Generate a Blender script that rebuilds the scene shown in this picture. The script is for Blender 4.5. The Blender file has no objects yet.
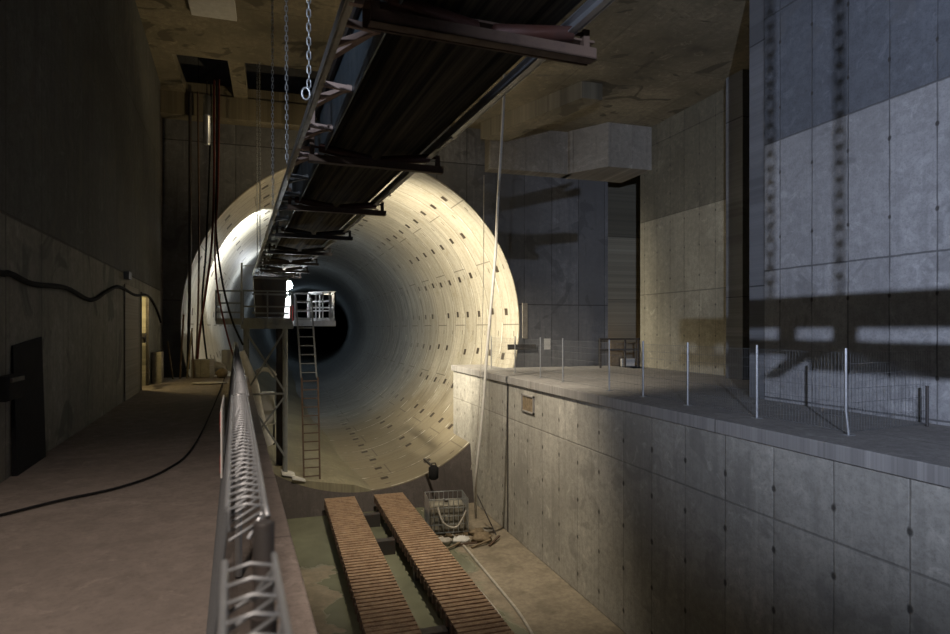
import bpy, math, random
from mathutils import Vector, Matrix
random.seed(7)
C = bpy.context.scene.collection
sc = bpy.context.scene
R = math.radians
# ------------------------------------------------------------------ camera, world, lights, exposure
F = 633.0; TH = math.atan(203/F)            # tunnel axis is +Y, camera stands at the origin and is turned to the right
HY = 328.0
cam = bpy.data.cameras.new('camera'); co = bpy.data.objects.new('camera', cam); C.objects.link(co)
co.location = (0, 0, 0); co.rotation_euler = (R(90), 0, -TH)
cam.sensor_width = 36; cam.lens = F/950*36; cam.shift_y = 11/950; cam.clip_start = .05; cam.clip_end = 400
cam.dof.use_dof = True; cam.dof.focus_distance = 19; cam.dof.aperture_fstop = 3.2
sc.camera = co
sc.view_settings.view_transform = 'Standard'; sc.view_settings.look = 'None'
sc.view_settings.gamma = 1; sc.view_settings.exposure = 0.0; sc.view_settings.use_curve_mapping = False
w = bpy.data.worlds.new('world'); sc.world = w; w.use_nodes = True
w.node_tree.nodes['Background'].inputs[0].default_value = (.6, .75, 1, 1)
w.node_tree.nodes['Background'].inputs[1].default_value = 0.0

def light(name, kind, loc, power, col, radius=.1, target=None, spot=None, blend=.5, size=None):
    l = bpy.data.lights.new(name, kind); o = bpy.data.objects.new(name, l); C.objects.link(o)
    o.location = loc; l.energy = power; l.color = col
    if kind in ('POINT', 'SPOT'): l.shadow_soft_size = radius
    if kind == 'AREA': l.size = size or 1
    if kind == 'SPOT': l.spot_size = R(spot); l.spot_blend = blend
    if target: o.rotation_euler = (Vector(target)-Vector(loc)).to_track_quat('-Z', 'Y').to_euler()
    return o
WARM = (1, .80, .50); COOL = (.66, .76, 1); WHITE = (.90, .96, 1)
LAMP_TUNNEL = (.54, 24.0, 1.30)
light('tunnel_lamp_light', 'POINT', LAMP_TUNNEL, 150, WHITE, .07)
light('tunnel_deep_fill', 'POINT', (-.4, 40, 3.2), 240, (.88, .94, 1), .2)  # unseen fill added to lift the deep lining
light('tunnel_far_fill', 'POINT', (-.1, 62, 3.7), 170, (.78, .89, 1), .05)  # second added fill further in, no fitting there
light('tunnel_end_fill', 'POINT', (1.6, 96, 4.0), 170, (.62, .80, 1), .05)  # added fill towards the far end, no lamp stands here
light('tunnel_left_flood_light', 'SPOT', (.2, 26.6, 3.4), 3000, WHITE, .08, target=(-2.6, 30.0, 4.2), spot=84, blend=.3)
light('flood_light', 'SPOT', (2.2, 18.6, 3.4), 210, (1, .78, .44), .10, target=(2.2, 19.2, 5.4), spot=165, blend=.5)
light('recess_light', 'SPOT', (3.4, 18.4, 3.3), 190, (1, .80, .48), .10, target=(13, 17.6, 2.6), spot=80, blend=.9)
light('tunnel_right_flood_light', 'SPOT', (.7, 22.4, 3.3), 7600, (1, .89, .68), .12, target=(8.9, 29.2, -.4), spot=112, blend=.7)
light('shaft_light', 'SPOT', (-1.5, -5, 1.6), 9500, (.68, .77, 1), .03, target=(9.85, 7.4, 2.5), spot=55, blend=1)
light('conveyor_side_light', 'SPOT', (-1.7, .3, 3.2), 800, (.78, .86, 1), .1, target=(.6, 7.6, 2.9), spot=32, blend=.8)
light('walkway_fill', 'SPOT', (-1.0, -1.2, 5.0), 2000, (1, .84, .72), .3, target=(-.5, 3.4, -1.5), spot=54, blend=1)  # fill spot added above the walkway, no lamp built
light('pit_light', 'SPOT', (2.6, 14.5, 4.5), 3400, (1, .87, .68), .12, target=(6.0, 18.6, -3.8), spot=92, blend=.8)
light('doorway_light', 'POINT', (-3.25, 17.3, .6), 60, (1, .78, .35), .05)
light('passage_light', 'POINT', (13.9, 23.2, -.9), 8, (1, .62, .25), .05)

# ------------------------------------------------------------------ geometry helpers
PHI = R(2.99)                               # the shaft (left wall, walkway, conveyor) is turned a little against the tunnel
def ray(px, py):
    r = (px-475)/F; z = -(py-HY)/F
    return Vector((math.sin(TH)+r*math.cos(TH), math.cos(TH)-r*math.sin(TH), z))
def on_z(px, py, z): d = ray(px, py); return d*(z/d.z)
def on_x(px, py, x): d = ray(px, py); return d*(x/d.x)
def on_y(px, py, y): d = ray(px, py); return d*(y/d.y)
def at_d(px, py, dd): return ray(px, py)*dd
def S(v):                                   # world point -> shaft frame
    return Matrix.Rotation(-PHI, 3, 'Z') @ Vector(v)
def W(v): return Matrix.Rotation(PHI, 3, 'Z') @ Vector(v)

class MB:
    def __init__(s): s.v = []; s.f = []; s.sm = []
    def add(s, vs, fs, smooth=False):
        n = len(s.v); s.v += [tuple(v) for v in vs]
        for f in fs: s.f.append([i+n for i in f]); s.sm.append(smooth)
        return s
    def hexa(s, p):                         # 8 points: bottom ring 0-3, top ring 4-7
        return s.add(p, [(3,2,1,0),(4,5,6,7),(0,1,5,4),(1,2,6,5),(2,3,7,6),(3,0,4,7)])
    def box(s, x0, x1, y0, y1, z0, z1):
        return s.hexa([(x0,y0,z0),(x1,y0,z0),(x1,y1,z0),(x0,y1,z0),(x0,y0,z1),(x1,y0,z1),(x1,y1,z1),(x0,y1,z1)])
    def bar(s, a, b, w=.05, h=None, up=(0,0,1)):
        a = Vector(a); b = Vector(b); h = h or w; d = (b-a).normalized(); up = Vector(up)
        if abs(d.dot(up)) > .98: up = Vector((0,1,0))
        x = d.cross(up).normalized()*(w/2); y = d.cross(x).normalized()*(h/2)
        return s.hexa([a-x-y, a+x-y, a+x+y, a-x+y, b-x-y, b+x-y, b+x+y, b-x+y])
    def tube(s, pts, r=.02, n=8, closed=False, caps=True):
        P = [Vector(p) for p in pts]; m = len(P); vs = []; x = None
        for i, p in enumerate(P):
            t = (P[(i+1) % m]-P[i-1]) if closed else (P[min(i+1, m-1)]-P[max(i-1, 0)])
            t.normalize()
            if x is None:
                x = t.cross(Vector((0,0,1)))
                if x.length < .05: x = t.cross(Vector((0,1,0)))
            x = (x-t*x.dot(t)).normalized(); y = t.cross(x)
            rr = r[i] if isinstance(r, (list, tuple)) else r
            vs += [p+x*math.cos(2*math.pi*k/n)*rr+y*math.sin(2*math.pi*k/n)*rr for k in range(n)]
        fs = []
        for i in range(m if closed else m-1):
            j = (i+1) % m
            fs += [(i*n+k, i*n+(k+1) % n, j*n+(k+1) % n, j*n+k) for k in range(n)]
        s.add(vs, fs, n > 4)
        if caps and not closed: s.add(vs[:n], [tuple(range(n))[::-1]]); s.add(vs[-n:], [tuple(range(n))])
        return s
    def prism(s, poly, z0, z1):
        n = len(poly)
        return s.add([(x, y, z0) for x, y in poly]+[(x, y, z1) for x, y in poly],
                     [tuple(range(n))[::-1], tuple(range(n, 2*n))]+[(i, (i+1) % n, n+(i+1) % n, n+i) for i in range(n)])
    def ball(s, c, rx, ry=None, rz=None, jit=0, nu=12, nv=8):
        ry = ry or rx; rz = rz or rx; vs = []
        for j in range(nv+1):
            for i in range(nu):
                a = 2*math.pi*i/nu; b = math.pi*j/nv; k = 1+random.uniform(-jit, jit)
                vs.append((c[0]+rx*k*math.sin(b)*math.cos(a), c[1]+ry*k*math.sin(b)*math.sin(a), c[2]+rz*k*math.cos(b)))
        fs = [(j*nu+i, (j+1)*nu+i, (j+1)*nu+(i+1) % nu, j*nu+(i+1) % nu) for j in range(nv) for i in range(nu)]
        return s.add(vs, fs, True)
    def build(s, name, mat, parent=None, loc=None, rot=None, bevel=0, S_=False):
        me = bpy.data.meshes.new(name); me.from_pydata(s.v, [], s.f); me.update()
        for p, q in zip(me.polygons, s.sm): p.use_smooth = q
        me.materials.append(mat); o = bpy.data.objects.new(name, me); C.objects.link(o)
        if parent: o.parent = parent
        if loc: o.location = loc
        if rot is not None: o.rotation_euler = (0, 0, rot)
        if S_: o.rotation_euler = (0, 0, PHI)
        if bevel:
            b = o.modifiers.new('bevel', 'BEVEL'); b.width = bevel; b.segments = 2; b.limit_method = 'ANGLE'
        return o
def tag(o, label, cat, group=None):
    o['label'] = label; o['category'] = cat
    if group: o['group'] = group
    return o
def struct(o): o['kind'] = 'structure'; return o
def empty(name, label, cat, loc=(0,0,0), rot=0, group=None):
    o = bpy.data.objects.new(name, None); C.objects.link(o); o.location = loc; o.rotation_euler = (0,0,rot)
    return tag(o, label, cat, group)
def smooth_path(pts, n=8):
    P = [Vector(p) for p in pts]; out = []
    for i in range(len(P)-1):
        a = P[max(i-1, 0)]; b = P[i]; c = P[i+1]; d = P[min(i+2, len(P)-1)]
        for k in range(n):
            t = k/n
            out.append(.5*((2*b)+(c-a)*t+(2*a-5*b+4*c-d)*t*t+(3*b-a-3*c+d)*t**3))
    out.append(P[-1]); return out

# ------------------------------------------------------------------ material helpers
class NT:
    def __init__(s, name):
        s.m = bpy.data.materials.new(name); s.m.use_nodes = True; s.t = s.m.node_tree
        s.b = s.t.nodes['Principled BSDF']; s.L = s.t.links
    def n(s, typ, **k):
        o = s.t.nodes.new(typ)
        for a, v in k.items(): setattr(o, a, v)
        return o
    def put(s, sock, v):
        if isinstance(v, bpy.types.NodeSocket): s.L.new(v, sock)
        elif isinstance(v, (tuple, list)) and len(v) == 3 and sock.type == 'RGBA': sock.default_value = (*v, 1)
        else: sock.default_value = v
    def ma(s, op, a, b=0.0, c=None):
        o = s.n('ShaderNodeMath', operation=op); s.put(o.inputs[0], a); s.put(o.inputs[1], b)
        if c is not None: s.put(o.inputs[2], c)
        return o.outputs[0]
    def xyz(s):
        tc = s.n('ShaderNodeTexCoord'); sp = s.n('ShaderNodeSeparateXYZ'); s.L.new(tc.outputs['Object'], sp.inputs[0])
        s.vec = tc.outputs['Object']; return sp.outputs
    def comb(s, x, y, z):
        o = s.n('ShaderNodeCombineXYZ')
        for i, v in enumerate((x, y, z)): s.put(o.inputs[i], v)
        return o.outputs[0]
    def noise(s, vec, scale, detail=6, rough=.6, dist=0):
        o = s.n('ShaderNodeTexNoise'); s.L.new(vec, o.inputs['Vector']); o.inputs['Scale'].default_value = scale
        o.inputs['Detail'].default_value = detail; o.inputs['Roughness'].default_value = rough; o.inputs['Distortion'].default_value = dist
        return o.outputs[0]
    def ramp(s, v, a, b, lo=0.0, hi=1.0):
        o = s.n('ShaderNodeMapRange'); o.clamp = True
        s.put(o.inputs[0], v)
        for i, q in enumerate((a, b, lo, hi)): s.put(o.inputs[i+1], q)
        return o.outputs[0]
    def mix(s, f, a, b, blend='MIX'):
        o = s.n('ShaderNodeMix', data_type='RGBA', blend_type=blend); s.put(o.inputs[0], f); s.put(o.inputs[6], a); s.put(o.inputs[7], b)
        return o.outputs[2]
    def line(s, u, w, half, off=0.0):       # 1 near every multiple of w
        f = s.ma('PINGPONG', s.ma('ADD', u, off), w/2)
        f2 = s.ma('SUBTRACT', w/2, f) if False else f
        # pingpong(u, w/2) is 0 at multiples of w
        return s.ramp(f2, half, half*.4, 0.0, 1.0)
    def bump(s, h, strength=.3, dist=.02):
        o = s.n('ShaderNodeBump'); s.put(o.inputs['Height'], h); o.inputs['Strength'].default_value = strength; o.inputs['Distance'].default_value = dist
        s.L.new(o.outputs[0], s.b.inputs['Normal'])
    def out(s, col, rough=.85, metal=0.0, spec=.3):
        s.put(s.b.inputs['Base Color'], col); s.put(s.b.inputs['Roughness'], rough); s.put(s.b.inputs['Metallic'], metal)
        s.b.inputs['Specular IOR Level'].default_value = spec
        return s.m

def concrete(name, col, u='y', v='z', w=1.0, h=2.64, v0=0.0, u0=0.0, seed=0, joint=.6, holes=True, stain=.35, dark=(.05,.045,.04), split=None, split_col=None,
             hole_h=.88, panel=.3, patch=0.0, streak=.5, rough=.85, hole_w=None, hole_r=.026):
    m = NT(name); x, y, z = m.xyz(); A = {'x': x, 'y': y, 'z': z}; U = A[u]; V = A[v]
    sv = m.comb(m.ma('ADD', U, seed*7.3), m.ma('ADD', V, seed*3.1), seed*1.7+.5)
    big = m.noise(sv, .45, 5); fine = m.noise(sv, 7, 8, .7); med = m.noise(sv, 1.8, 6, .65, .6)
    c = m.mix(m.ramp(big, .3, .7), [q*(1-stain) for q in col], [min(1, q*(1+stain*.6)) for q in col])
    c = m.mix(m.ramp(m.ma('ADD', m.ma('MULTIPLY', fine, .6), m.ma('MULTIPLY', med, .4)), .42, .60, 0, .6), c, [q*.5 for q in col])
    grain = m.noise(sv, 28, 4, .8); c = m.mix(m.ramp(grain, .50, .66, 0, .35), c, [q*.45 for q in col])
    c = m.mix(m.ramp(m.noise(sv, 2.6, 7, .75, .8), .56, .66, 0, .35), c, [min(1, q*1.7) for q in col])
    # vertical run-off streaks
    st = m.noise(m.comb(m.ma('MULTIPLY', m.ma('ADD', U, seed), 3.0), m.ma('MULTIPLY', V, .22), seed*2.0), 1.6, 5, .7)
    c = m.mix(m.ramp(st, .50, .78, 0, streak), c, [q*.42 for q in col])
    st2 = m.noise(m.comb(m.ma('MULTIPLY', m.ma('ADD', U, seed+9), 5.0), m.ma('MULTIPLY', V, .15), seed*2.0), 1.6, 4, .7)
    c = m.mix(m.ramp(st2, .60, .8, 0, streak*.5), c, [min(1, q*1.5) for q in col])
    # per-panel tone
    wn = m.n('ShaderNodeTexWhiteNoise'); m.L.new(m.comb(m.ma('FLOOR', m.ma('DIVIDE', m.ma('ADD', U, u0), w)), m.ma('FLOOR', m.ma('DIVIDE', m.ma('SUBTRACT', V, v0), h)), seed), wn.inputs[0])
    c = m.mix(m.ramp(wn.outputs[0], 0, 1, 0, panel), c, [q*.5 for q in col])
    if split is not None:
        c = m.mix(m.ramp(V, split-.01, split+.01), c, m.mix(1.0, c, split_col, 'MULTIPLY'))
    if patch:
        pn = m.noise(sv, .8, 3, .5, 1.2)
        c = m.mix(m.ramp(pn, .60, .64, 0, patch), c, [q*.35 for q in col])
    wob = m.ramp(m.noise(sv, 3, 3), 0, 1, -.012, .012)
    lu = m.line(m.ma('ADD', U, wob), w, .018, u0); lv = m.line(m.ma('ADD', V, wob), h, .022, -v0)
    lines = m.ma('MAXIMUM', m.ma('MULTIPLY', lu, m.ramp(m.noise(sv, 1.1, 2), .3, .6, .35, 1)), lv)
    c = m.mix(m.ma('MULTIPLY', lines, joint), c, [q*.18 for q in col])
    hh = lines
    if holes:
        hw = hole_w or w
        fu = m.ma('PINGPONG', m.ma('ADD', U, u0), hw/2); fv = m.ma('PINGPONG', m.ma('SUBTRACT', V, v0+hole_h/2), hole_h/2)
        d = m.ma('SQRT', m.ma('ADD', m.ma('POWER', fu, 2.0), m.ma('POWER', m.ma('MULTIPLY', fv, .7), 2.0)))
        d = m.ma('ADD', d, m.ramp(m.noise(sv, 9, 2), 0, 1, -.018, .018))
        ho = m.ramp(d, hole_r*1.35, hole_r*.7)
        c = m.mix(m.ma('MULTIPLY', ho, .85), c, dark); hh = m.ma('MAXIMUM', lines, ho)
    m.bump(m.ma('ADD', m.ma('MULTIPLY', hh, -1.0), m.ma('MULTIPLY', fine, .35)), .55, .012)
    return m.out(c, rough)

def lining_mat(cx, cz, y0, pitch):
    m = NT('segment_concrete'); x, y, z = m.xyz()
    x = m.ma('SUBTRACT', x, m.ma('MULTIPLY', m.ma('POWER', m.ma('MAXIMUM', m.ma('SUBTRACT', y, 40.0), 0.0), 2.0), .0007))
    a = m.ma('ARCTAN2', m.ma('SUBTRACT', z, cz), m.ma('SUBTRACT', x, cx))          # radians
    deg = m.ma('MULTIPLY', a, 57.2958); t = m.ma('DIVIDE', m.ma('SUBTRACT', y, y0), pitch); ring = m.ma('FLOOR', t)
    sv = m.comb(m.ma('MULTIPLY', a, 5.9), y, 0.0)
    big = m.noise(m.comb(m.ma('MULTIPLY', a, 2.2), m.ma('MULTIPLY', y, .5), 0.0), .8, 5)
    arc = m.noise(m.comb(m.ma('MULTIPLY', a, 1.4), m.ma('MULTIPLY', y, 3.2), 1.0), 1.2, 6, .65)   # smears that run round the ring
    fine = m.noise(sv, 9, 6, .7)
    c = m.mix(m.ramp(big, .3, .7), (.44, .40, .31), (.66, .62, .51))
    c = m.mix(m.ramp(arc, .42, .68, 0, .8), c, (.30, .27, .21))
    c = m.mix(m.ramp(arc, .22, .38, .5, 0), c, (.78, .75, .67))
    c = m.mix(m.ramp(fine, .48, .66, 0, .5), c, (.27, .23, .16))
    c = m.mix(m.ramp(m.noise(sv, 1.1, 7, .75, 1), .54, .62, 0, .5), c, (.34, .29, .19))
    wn = m.n('ShaderNodeTexWhiteNoise'); m.L.new(m.comb(ring, 0.0, 0.0), wn.inputs[0])
    c = m.mix(m.ramp(wn.outputs[0], 0, 1, 0, .5), c, (.30, .28, .23))
    # lower lining: muddy stain, with shade put into the brown
    mud_shade = m.ramp(m.ma('ADD', z, m.ramp(m.noise(sv, .5, 4), 0, 1, -1.2, 1.2)), cz-2.2, cz-4.0)
    c = m.mix(m.ma('MULTIPLY', mud_shade, .75), c, (.17, .135, .075))
    deep_grey = m.ramp(m.ma('ADD', y, m.ramp(m.noise(sv, .35, 4), 0, 1, -3, 3)), 34.5, 43.0)      # the lining turns greyer further in
    c = m.mix(m.ma('MULTIPLY', deep_grey, .85), c, m.mix(m.ramp(arc, .35, .65), (.33, .35, .35), (.15, .16, .165)))
    rj = m.line(m.ma('SUBTRACT', y, y0), pitch, .025)
    shift = m.ma('MULTIPLY', m.ma('MODULO', ring, 2.0), 25.7)
    sj = m.line(m.ma('ADD', deg, shift), 51.4, .30)
    jn = m.ma('MULTIPLY', m.ma('MAXIMUM', rj, sj), .75)
    c = m.mix(jn, c, (.10, .085, .06))
    wl = m.line(m.ma('SUBTRACT', y, y0+.10), pitch, .045)                            # bright spalled grout beside the joint
    c = m.mix(m.ma('MULTIPLY', wl, m.ramp(m.noise(sv, 1.3, 3), .5, .62, 0, .8)), c, (.85, .82, .74))
    # bolt pockets, one row every 17 degrees
    wn2 = m.n('ShaderNodeTexWhiteNoise'); m.L.new(m.comb(ring, m.ma('FLOOR', m.ma('DIVIDE', m.ma('ADD', deg, 3.0), 17.0)), 3.0), wn2.inputs[0])
    off = m.ramp(wn2.outputs[0], 0, 1, -.12, .12)
    fy = m.ma('ABSOLUTE', m.ma('SUBTRACT', m.ma('MULTIPLY', m.ma('FRACT', t), pitch), m.ma('ADD', .75*pitch, off)))
    fa = m.ma('MULTIPLY', m.ma('PINGPONG', m.ma('ADD', deg, m.ma('ADD', -5.0, m.ma('MULTIPLY', off, 6.0))), 8.5), .104)
    pk = m.ma('MULTIPLY', m.ramp(fy, .19, .16), m.ramp(fa, .15, .125))
    pk = m.ma('MULTIPLY', pk, m.ramp(wn2.outputs[0], .12, .14))
    fy2 = m.ma('ABSOLUTE', m.ma('SUBTRACT', m.ma('MULTIPLY', m.ma('FRACT', t), pitch), .3*pitch))
    fa2 = m.ma('MULTIPLY', m.ma('PINGPONG', m.ma('ADD', deg, 3.5), 12.85), .104)
    p2 = m.ma('MULTIPLY', m.ma('MULTIPLY', m.ramp(fy2, .05, .03), m.ramp(fa2, .12, .09)), .7)
    pk = m.ma('MAXIMUM', pk, p2)
    c = m.mix(m.ma('MULTIPLY', pk, m.ramp(deep_grey, 0, 1, .95, .15)), c, (.035, .022, .012))
    m.bump(m.ma('ADD', m.ma('MULTIPLY', m.ma('MAXIMUM', pk, rj), -1.0), m.ma('MULTIPLY', fine, .3)), .6, .02)
    return m.out(c, .62, 0, .4)

def metal(name, col, rough=.5, met=.6, wear=(.12,.07,.04), amt=.5, scale=6):
    m = NT(name); m.xyz(); nz = m.noise(m.vec, scale, 6, .7)
    c = m.mix(m.ramp(nz, .5, .72, 0, amt), col, wear)
    m.bump(nz, .2, .004)
    return m.out(c, m.ramp(nz, .3, .7, rough*.8, min(1, rough*1.3)), met, .5)
def plain(name, col, rough=.7, met=0.0, var=.25, scale=8):
    m = NT(name); m.xyz(); nz = m.noise(m.vec, scale, 5)
    return m.out(m.mix(m.ramp(nz, .3, .7), [q*(1-var) for q in col], [min(1, q*(1+var)) for q in col]), rough, met)
def emit(name, col, s):
    m = NT(name); m.put(m.b.inputs['Emission Color'], col); m.b.inputs['Emission Strength'].default_value = s
    return m.out(col, .5)

def pit_floor_mat():
    m = NT('wet_pit_floor'); x, y, z = m.xyz()
    n1 = m.noise(m.vec, .55, 4, .55, .5); n2 = m.noise(m.vec, 6, 7, .7); n3 = m.noise(m.vec, 1.6, 5, .6)
    dry = m.mix(m.ramp(n2, .3, .7), (.20, .165, .12), (.34, .29, .215))
    dry = m.mix(m.ramp(n3, .45, .7, 0, .6), dry, (.12, .10, .07))
    edge = m.ma('ADD', x, m.ramp(n1, 0, 1, -1.5, 1.5))
    right = m.ramp(edge, 4.95, 5.25)
    isl = m.ma('MULTIPLY', m.ramp(edge, 1.35, 1.25), m.ramp(m.ma('ADD', y, m.ramp(n1, 0, 1, -2, 2)), 17.0, 16.6))
    wet = m.ma('SUBTRACT', 1.0, m.ma('MAXIMUM', right, m.ma('MULTIPLY', isl, .9)))
    c = m.mix(wet, dry, m.mix(m.ramp(n1, .3, .7), (.13, .135, .095), (.22, .225, .155)))
    m.bump(m.ma('MULTIPLY', n2, m.ma('SUBTRACT', 1.0, wet)), .5, .03)
    return m.out(c, m.ramp(wet, 0, 1, .8, .18), 0, .5)

def ramp_mat():
    m = NT('rusty_ribbed_steel'); x, y, z = m.xyz()
    n = m.noise(m.vec, 3, 6, .7); n2 = m.noise(m.vec, 14, 5, .7)
    c = m.mix(m.ramp(n, .35, .65), (.21, .125, .075), (.40, .27, .17)); c = m.mix(m.ramp(n2, .45, .7, 0, .6), c, (.50, .40, .30))
    m.bump(n2, .3, .01); return m.out(c, .6, .25)

M = {}
LC = (.36, .33, .28)
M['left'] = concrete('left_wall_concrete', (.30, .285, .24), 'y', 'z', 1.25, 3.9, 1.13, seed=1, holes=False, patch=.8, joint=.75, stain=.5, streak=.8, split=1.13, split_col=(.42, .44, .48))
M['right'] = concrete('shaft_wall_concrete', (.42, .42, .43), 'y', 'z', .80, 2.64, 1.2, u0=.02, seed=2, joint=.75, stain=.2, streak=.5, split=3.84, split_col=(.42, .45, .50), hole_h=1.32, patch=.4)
M['yellow'] = concrete('recess_wall_concrete', (.40, .37, .28), 'y', 'z', .8, 2.75, 1.25, seed=3, joint=.6, hole_h=1.0, stain=.3, split=4.0, split_col=(.5, .5, .5))
M['pit'] = concrete('pit_wall_concrete', (.52, .50, .45), 'y', 'z', 1.04, 3.55, -2.80, u0=-.22, seed=4, joint=.42, hole_h=.89, stain=.4, streak=.6, hole_r=.036, patch=.35, panel=.4)
M['back'] = concrete('back_wall_concrete', (.25, .255, .27), 'x', 'z', 1.15, 5.2, .9, seed=5, joint=.9, stain=.6, streak=1.0, holes=False, panel=.85, patch=.5)
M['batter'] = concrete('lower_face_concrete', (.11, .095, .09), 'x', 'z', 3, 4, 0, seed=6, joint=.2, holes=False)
M['ceil'] = concrete('ceiling_concrete', (.30, .26, .18), 'x', 'y', 4.2, 5.1, .4, seed=7, joint=.35, holes=False, stain=.6, streak=.5, patch=.9)
M['beam'] = concrete('beam_concrete', (.38, .35, .30), 'x', 'z', .9, 9, 3, seed=8, joint=.35, holes=False, stain=.3)
M['walk'] = concrete('walkway_concrete', (.30, .255, .225), 'x', 'y', 9, 5.5, 2.9, seed=9, joint=.15, holes=False, stain=.22, streak=.1)
M['kerb'] = concrete('kerb_concrete', (.34, .285, .25), 'x', 'y', 9, 1.9, .9, seed=10, joint=.45, holes=False, stain=.2, streak=.1)
M['ledge'] = concrete('ledge_concrete', (.40, .385, .37), 'x', 'y', 2.9, 3.9, .9, u0=.5, seed=11, joint=.4, holes=False, stain=.2, streak=.15)
M['fill'] = concrete('invert_fill_concrete', (.30, .275, .19), 'x', 'y', 40, 60, 3, seed=12, joint=.0, holes=False, stain=.35, streak=.3, rough=.45)
M['pitfloor'] = pit_floor_mat(); M['ramp'] = ramp_mat()
M['steel'] = metal('galvanised_steel', (.42, .43, .44), .42, .7, (.2,.17,.14), .4)
M['paintgrey'] = metal('grey_painted_steel', (.20, .215, .22), .55, .2, (.12,.08,.05), .45)
M['dark'] = metal('dark_steel', (.055, .05, .048), .55, .3, (.10,.05,.03), .5)
M['rust'] = metal('rusty_beam_steel', (.12, .078, .055), .65, .3, (.06,.04,.035), .6)
M['roller'] = metal('roller_red_brown', (.085, .035, .025), .5, .3, (.05,.03,.025), .5)
M['pink'] = metal('primed_angle_steel', (.45, .34, .30), .6, .2, (.16,.10,.08), .5)
M['guard'] = metal('blue_grey_guard_plate', (.12, .16, .20), .45, .4, (.05,.05,.05), .5, 3)
M['chain'] = metal('chain_steel', (.55, .58, .62), .35, .85, (.2,.2,.2), .3)
M['rubber'] = plain('black_rubber', (.010, .010, .011), .95)
M['hose'] = plain('dirty_white_hose', (.42, .39, .34), .6)
M['tank'] = plain('clouded_tank_plastic', (.20, .185, .15), .35, 0, .5, 3)
M['white'] = plain('dusty_white_plastic', (.62, .61, .58), .6, 0, .1)
M['redcable'] = plain('dark_red_cable', (.09, .020, .018), .6)
M['wood'] = plain('weathered_timber', (.22, .17, .11), .8, 0, .35)
M['wire'] = metal('zinc_wire', (.40, .42, .44), .45, .7, (.2,.2,.2), .3)
M['wiredark'] = metal('dull_wire', (.16, .17, .18), .6, .4, (.1,.08,.06), .4)
M['red'] = plain('red_sign_paint', (.45, .05, .05), .5)
M['bulb'] = emit('lamp_glass', (.92, .97, 1), 120)
M['bulbwarm'] = emit('warm_lamp_glass', (1, .84, .55), 20)
def belt_mat():
    m = NT('conveyor_belt_rubber'); x, y, z = m.xyz()
    s = m.noise(m.comb(m.ma('MULTIPLY', x, 14.0), m.ma('MULTIPLY', y, .25), 0.0), 1.0, 5, .6)
    return m.out(m.mix(m.ramp(s, .40, .68), (.018, .017, .016), (.13, .115, .085)), .95, 0, .1)
M['belt'] = belt_mat()

# ------------------------------------------------------------------ the setting
CX, CZ, TR, TY = 3.08, .14, 5.90, 22.5
ZW = -1.5; ZP = -6.35; ZC = 7.45
# tunnel lining
mb = MB(); n = 128; ys = [TY-.02]+[TY+1.75*k for k in range(0, 80)]
def bend(y): return .0007*max(y-40, 0)**2          # the tunnel swings gently to the right further in
vs = [(CX+bend(y)+TR*math.cos(2*math.pi*i/n), y, CZ+TR*math.sin(2*math.pi*i/n)) for y in ys for i in range(n)]
mb.add(vs, [(j*n+i, j*n+(i+1) % n, (j+1)*n+(i+1) % n, (j+1)*n+i) for j in range(len(ys)-1) for i in range(n)], True)
ro = TR+.03
mb.add([(CX+r_*math.cos(2*math.pi*i/n), ys[0], CZ+r_*math.sin(2*math.pi*i/n)) for r_ in (TR, ro) for i in range(n)],
       [(i, n+i, n+(i+1) % n, (i+1) % n) for i in range(n)])
mb.add([(CX+ro*math.cos(2*math.pi*i/n), y, CZ+ro*math.sin(2*math.pi*i/n)) for y in (ys[0], TY+.5) for i in range(n)],
       [(i, n+i, n+(i+1) % n, (i+1) % n) for i in range(n)], True)
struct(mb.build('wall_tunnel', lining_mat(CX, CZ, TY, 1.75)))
# muck / concrete fill lying in the invert
def zl(x): return CZ-math.sqrt(TR*TR-(x-CX)**2)
mb = MB(); vs = []; rows = 24
for k in range(rows):
    y = TY-.1+(k/(rows-1))**1.4*60; t = k/(rows-1)
    xr = 3.35-2.1*(k/(rows-1))+.1*math.sin(k*1.1); xl = -1.4
    for j in range(9):
        q = j/8; xx = xl+(xr-xl)*q; zz = (zl(xl)+.02)*(1-q)+(zl(xr)+.03)*q
        zz = max(zl(xx)+.015, min(zz, -4.55 - .9*q if k else -4.8-.8*q))
        vs.append((xx+bend(y), y, zz))
mb.add(vs, [(k*9+j, k*9+j+1, (k+1)*9+j+1, (k+1)*9+j) for k in range(rows-1) for j in range(8)], True)
f0 = [vs[j] for j in range(9)]
mb.add(f0+[(q[0], q[1]-.02, zl(q[0])-.5) for q in f0], [(j, 9+j, 10+j, j+1) for j in range(8)])
struct(mb.build('floor_tunnel', M['fill']))
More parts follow.
